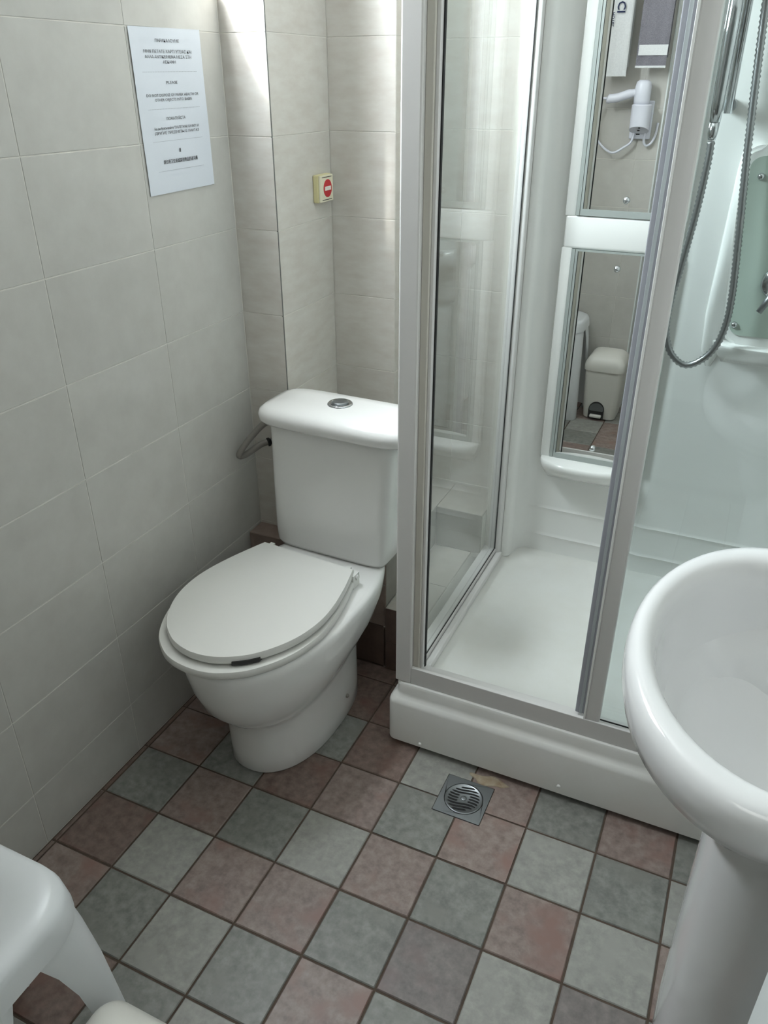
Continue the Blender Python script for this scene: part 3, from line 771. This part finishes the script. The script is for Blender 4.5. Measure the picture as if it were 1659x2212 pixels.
bm = NB(); lathe(bm, [(.13, 4.38), (.13, 4.405), (.09, 4.39)], (8.65, SC[1], 0), 24); obj('waste_ring', bm, 'chrome', basin, smooth=True)
bm = NB()
def ped(z, xf, hw, n=48):
    pts = []
    for i in range(n):
        a_ = 2*math.pi*i/n; c_, s_ = math.cos(a_), math.sin(a_)
        if c_ <= 0: pts.append(Vector((8.75+c_*(8.75-xf), SC[1]+s_*hw, z)))
        else: pts.append(Vector((8.75+abs(c_)**.3*1.15, SC[1]+math.copysign(abs(s_)**.5, s_)*hw, z)))
    return pts
loft(bm, [ped(z, xf, hw) for z, xf, hw in ((0, 8.12, .76), (.08, 8.06, .82), (.3, 8.02, .82), (1.2, 7.99, .76), (2.4, 7.98, .76), (3.3, 7.98, .78), (3.9, 7.97, .80), (4.25, 7.97, .8))])
obj('pedestal', bm, 'sink_ceramic', sk, smooth=True)
tp = NB(); lathe(tp, [(.17, 0), (.17, .05), (.13, .1), (.13, .5), (.1, .58)], (9.62, SC[1], 5.58), 20); tube(tp, [(9.6, SC[1], 5.95), (9.2, SC[1], 6.1), (8.85, SC[1], 6.02)], [.1, .09, .08], 14); tube(tp, [(9.62, SC[1], 6.15), (9.5, SC[1], 6.35), (9.2, SC[1], 6.5)], [.08, .06, .05], 12)
obj('tap', tp, 'chrome', sk, smooth=True)

# ---------------------------------------------------------------- plastic stool
st = thing('plastic_stool', 'white moulded plastic stool standing by the left wall', 'stool', (2.1, -4.62, 0))
bm = NB()
SX0, SX1, SY0, SY1, SZ = 1.08, 2.98, -5.42, -3.80, 3.05
cxs, cys = (SX0+SX1)/2, (SY0+SY1)/2
def srr(d, z, r): return rrect(SX0+d, SX1-d, SY0+d, SY1-d, r, z, 10)
loft(bm, [srr(-.02, SZ-.34, .50), srr(-.02, SZ-.30, .50), srr(0, SZ-.12, .52), srr(.03, SZ-.04, .52), srr(.10, SZ, .50), srr(.34, SZ, .40), srr(.40, SZ-.03, .36), srr(.5, SZ-.035, .3)], cap0=False)
obj('seat', bm, 'stool_plastic', st, angle=50)
for ix in (-1, 1):
    for iy in (-1, 1):
        bm = NB(); rg = []
        for z, dx, w in ((SZ-.20, -.02, .50), (SZ-.4, .0, .47), (SZ-.7, .03, .40), (SZ-1.1, .06, .34), (1.0, .11, .27), (0.02, .16, .23), (0.0, .15, .22)):
            ox = cxs+ix*((SX1-SX0)/2-w+dx*(1 if ix > 0 else 1)); oy = cys+iy*((SY1-SY0)/2-w+dx*(.9 if iy > 0 else .2))
            sec = []
            for t in range(11):                     # curved corner section, open towards the inside
                a_ = math.radians(-25+140*t/10)
                sec.append(Vector((ox+ix*math.cos(a_)*w, oy+iy*math.sin(a_)*w, z)))
            for t in range(10, -1, -1):
                a_ = math.radians(-25+140*t/10)
                sec.append(Vector((ox+ix*math.cos(a_)*(w-.05), oy+iy*math.sin(a_)*(w-.05), z)))
            rg.append(sec)
        loft(bm, rg); obj('leg', bm, 'stool_plastic', st, angle=50)
for k in range(4):                                   # arched aprons between the legs
    bm = NB(); rg = []
    for t in range(13):
        s = t/12*2-1; zl = SZ-.30-.62*abs(s)**4
        if k < 2:
            x = cxs+s*.50; y = (SY1-.015 if k else SY0+.015); rg.append([Vector((x, y, zl)), Vector((x, y-.05*(1 if k else -1), zl)), Vector((x, y-.05*(1 if k else -1), SZ-.1)), Vector((x, y, SZ-.1))])
        else:
            y = cys+s*.36; x = (SX1-.015 if k == 2 else SX0+.015); rg.append([Vector((x, y, zl)), Vector((x-.05*(1 if k == 2 else -1), y, zl)), Vector((x-.05*(1 if k == 2 else -1), y, SZ-.1)), Vector((x, y, SZ-.1))])
    loft(bm, rg); obj('apron', bm, 'stool_plastic', st, angle=50)
rnd = random.Random(3)
bm = NB()
for k in range(9):
    px, py = rnd.uniform(2.2, 2.66), rnd.uniform(-5.0, -4.3)
    lathe(bm, [(rnd.uniform(.008, .018), 0), (.006, .006)], (px, py, SZ-.034), 7)
sp_ = obj('dirt_specks', bm, 'dark_grey', st); sp_['kind'] = 'stuff'

# ---------------------------------------------------------------- pedal bin
bn = thing('pedal_bin', 'small white plastic pedal bin beside the stool, seen in the shower mirror', 'bin', (3.62, -4.8, 0))
BX0, BX1, BY0, BY1 = 3.19, 4.34, -5.30, -4.06
bm = NB()
def br(d, z, r=.2): return rrect(BX0+d, BX1-d, BY0+d, BY1-d, r, z, 8)
loft(bm, [br(.10, 0.02), br(.08, .03), br(.03, .7), br(.0, 1.55), br(.0, 1.60)])
body = obj('bin_body', bm, 'bin_plastic', bn, angle=40)
bm = NB(); loft(bm, [br(-.035, 1.58, .22), br(-.04, 1.70, .22), br(-.02, 1.82, .22), br(.06, 1.96, .2), br(.15, 2.04, .18), br(.28, 2.08, .12)])
obj('bin_lid', bm, 'bin_plastic', bn, angle=40)
bm = NB(); out_ = [(-.24, 0.05), (.24, .05)]+[(.24*math.cos(t), .34+.26*math.sin(t)) for t in [math.pi*k/14 for k in range(15)]]
loft(bm, [[Vector((3.70+x, BY1-.07+.055, z)) for x, z in out_], [Vector((3.70+x, BY1-.02+.03, z)) for x, z in out_]]); obj('pedal_recess', bm, 'dark_grey', bn)
bm = NB(); loft(bm, [[Vector((3.70+x, BY1+.012, z)) for x, z in [(-.20, .30), (.20, .30)]+[(.22*math.cos(t), .36+.2*math.sin(t)) for t in [math.pi*k/12 for k in range(13)]]], [Vector((3.70+x, BY1+.018, z)) for x, z in [(-.20, .30), (.20, .30)]+[(.22*math.cos(t), .36+.2*math.sin(t)) for t in [math.pi*k/12 for k in range(13)]]]]); obj('pedal_guard', bm, 'steel', bn)
obj('pedal', bx(3.52, 3.88, BY1-.04, BY1+.12, .10, .19, bev=.03), 'bin_plastic', bn)

# ---------------------------------------------------------------- hair dryer on the wall beside the door
hd = thing('hair_dryer', 'white wall-mounted hair dryer in its holder, seen in the shower mirror', 'hair dryer', (3.65, YN, 7.6))
hy = YN+.34
obj('wall_plate', bx(3.36, 3.94, YN, YN+.10, 7.98, 8.95, bev=.03), 'dryer_plastic', hd)
bm = NB(); n = 28; rg = []
for z, r in ((0, .265), (.5, .27), (.74, .27), (.76, .25)):
    rg.append([Vector((3.65+r*math.cos(2*math.pi*k/n), hy+r*math.sin(2*math.pi*k/n), (8.10+.22*(.5+.5*math.sin(2*math.pi*k/n))) if z == 0 else 8.10+z)) for k in range(n)])
loft(bm, rg); hold = obj('holder_cup', bm, 'dryer_plastic', hd, angle=40)
for dx, dz, r in ((0, 8.14, .05), (.01, 8.235, .035), (.02, 8.30, .025)):
    bm = NB(); lathe(bm, [(r, 0), (r, -.03)], (3.66+dx, hy+.14 if dz < 8.2 else hy+.19, dz), 12); obj('socket_hole', bm, 'black', hold)
bm = NB(); lathe(bm, [(.20, 8.84), (.215, 8.95), (.215, 9.28), (.19, 9.40), (.12, 9.45)], (3.62, hy, 0), 28); db = obj('dryer_barrel', bm, 'dryer_plastic', hd, smooth=True)
bm = NB(); tube(bm, spline([(3.55, hy, 9.16), (3.30, hy+.03, 9.12), (2.98, hy+.05, 9.02), (2.76, hy+.05, 8.99), (2.68, hy+.05, 9.0)], 6), [.10]*6+[.115]*12+[.12]*4+[.10, .08, .06], 16); obj('dryer_handle', bm, 'dryer_plastic', hd, smooth=True)
bm = NB(); tube(bm, spline([(2.70, hy+.05, 9.0), (2.50, hy+.05, 8.95), (2.38, hy, 8.5), (2.50, hy-.05, 7.98), (2.95, hy-.05, 7.63), (3.30, hy-.1, 7.78), (3.46, hy-.15, 7.92), (3.50, hy-.2, 8.15)], 8), .033, 8); obj('cord', bm, 'dryer_plastic', hd, smooth=True)
bm = NB(); tube(bm, spline([(3.80, hy-.2, 8.15), (3.80, hy-.2, 7.92), (3.88, hy-.22, 7.82), (4.0, hy-.25, 7.90), (4.08, hy-.28, 8.10), (4.1, YN+.03, 8.4)], 8), .033, 8); obj('cord', bm, 'dryer_plastic', hd, smooth=True)

# ---------------------------------------------------------------- towels on a rail
tr_ = thing('towel_rail', 'chrome towel rail on the wall above the hair dryer', 'towel rail', (3.3, YN, 11.8))
bm = NB(); tube(bm, [(2.2, YN+.42, 11.9), (4.15, YN+.42, 11.9)], .05, 14); obj('bar', bm, 'chrome', tr_, smooth=True)
for x in (2.25, 4.1):
    bm = NB(); tube(bm, [(x, YN, 11.9), (x, YN+.42, 11.9)], .06, 14); obj('bracket', bm, 'chrome', tr_, smooth=True)
def towel(name, label, x0, x1, zb, m, thick, seed):
    t = thing(name, label, 'towel', ((x0+x1)/2, YN+.42, zb), 'towels on the rail')
    bm = NB(); rg = []; rn = random.Random(seed)
    yc = YN+.42
    path = [(yc+.09, zb+.0), (yc+.10, zb+.05), (yc+.095, zb+1.2), (yc+.08, 11.8), (yc+.05, 11.95), (yc, 11.98), (yc-.05, 11.95), (yc-.08, 11.8), (yc-.10, zb+1.4), (yc-.10, zb+.22)]
    nx_ = 13
    for k in range(nx_):
        x = x0+(x1-x0)*k/(nx_-1); w = .018*math.sin(k*1.1+seed)
        o_ = []; i_ = []
        e = thick*(0.35 if k in (0, nx_-1) else 1)
        for q, (y, z) in enumerate(path):
            sgn = 1 if q < 5 else (-1 if q > 5 else 0)
            o_.append(Vector((x+(z-zb)*.0, y+w*(1 if z < 11.7 else .2)+e*sgn, z+(e if q == 5 else 0)))); i_.append(Vector((x, y+w*(1 if z < 11.7 else .2), z)))
        rg.append(o_+i_[::-1])
    loft(bm, rg)
    obj('cloth', bm, m, t, angle=60); return t
tw = towel('white_towel', 'white folded towel with dark blue lettering hanging on the rail, seen in the mirror', 2.45, 3.14, 9.53, 'towel_white', .06, 1)
Mt = Matrix.Translation(V(2.86, YN+.42+.195, 10.9)) @ Matrix(((0, -1, 0, 0), (0, 0, 1, 0), (-1, 0, 0, 0), (0, 0, 0, 1)))
text_obj('lettering', 'CI', Matrix.Translation(V(2.84, YN+.42+.20, 11.12)) @ Matrix(((0, 1, 0, 0), (0, 0, 1, 0), (1, 0, 0, 0), (0, 0, 0, 1))) @ Matrix.Rotation(math.pi, 4, 'Z'), .045, 'navy_print', tw, .0008)
text_obj('lettering', 'HOTEL', Matrix.Translation(V(2.64, YN+.42+.20, 10.85)) @ Matrix(((0, 1, 0, 0), (0, 0, 1, 0), (1, 0, 0, 0), (0, 0, 0, 1))) @ Matrix.Rotation(math.pi, 4, 'Z'), .016, 'navy_print', tw, .0003)
tg = towel('grey_towel', 'grey dotted towel with a white band hanging on the rail, seen in the mirror', 3.36, 4.14, 9.75, 'towel_grey', .035, 2)
bm = NB(); box(bm, 3.40, 4.14, YN+.42+.145, YN+.42+.165, 10.02, 10.26); obj('white_band', bm, 'towel_white', tg)
bm = NB(); box(bm, 3.36, 4.14, YN+.42+.135, YN+.42+.16, 9.73, 9.78); obj('white_hem', bm, 'towel_white', tg)
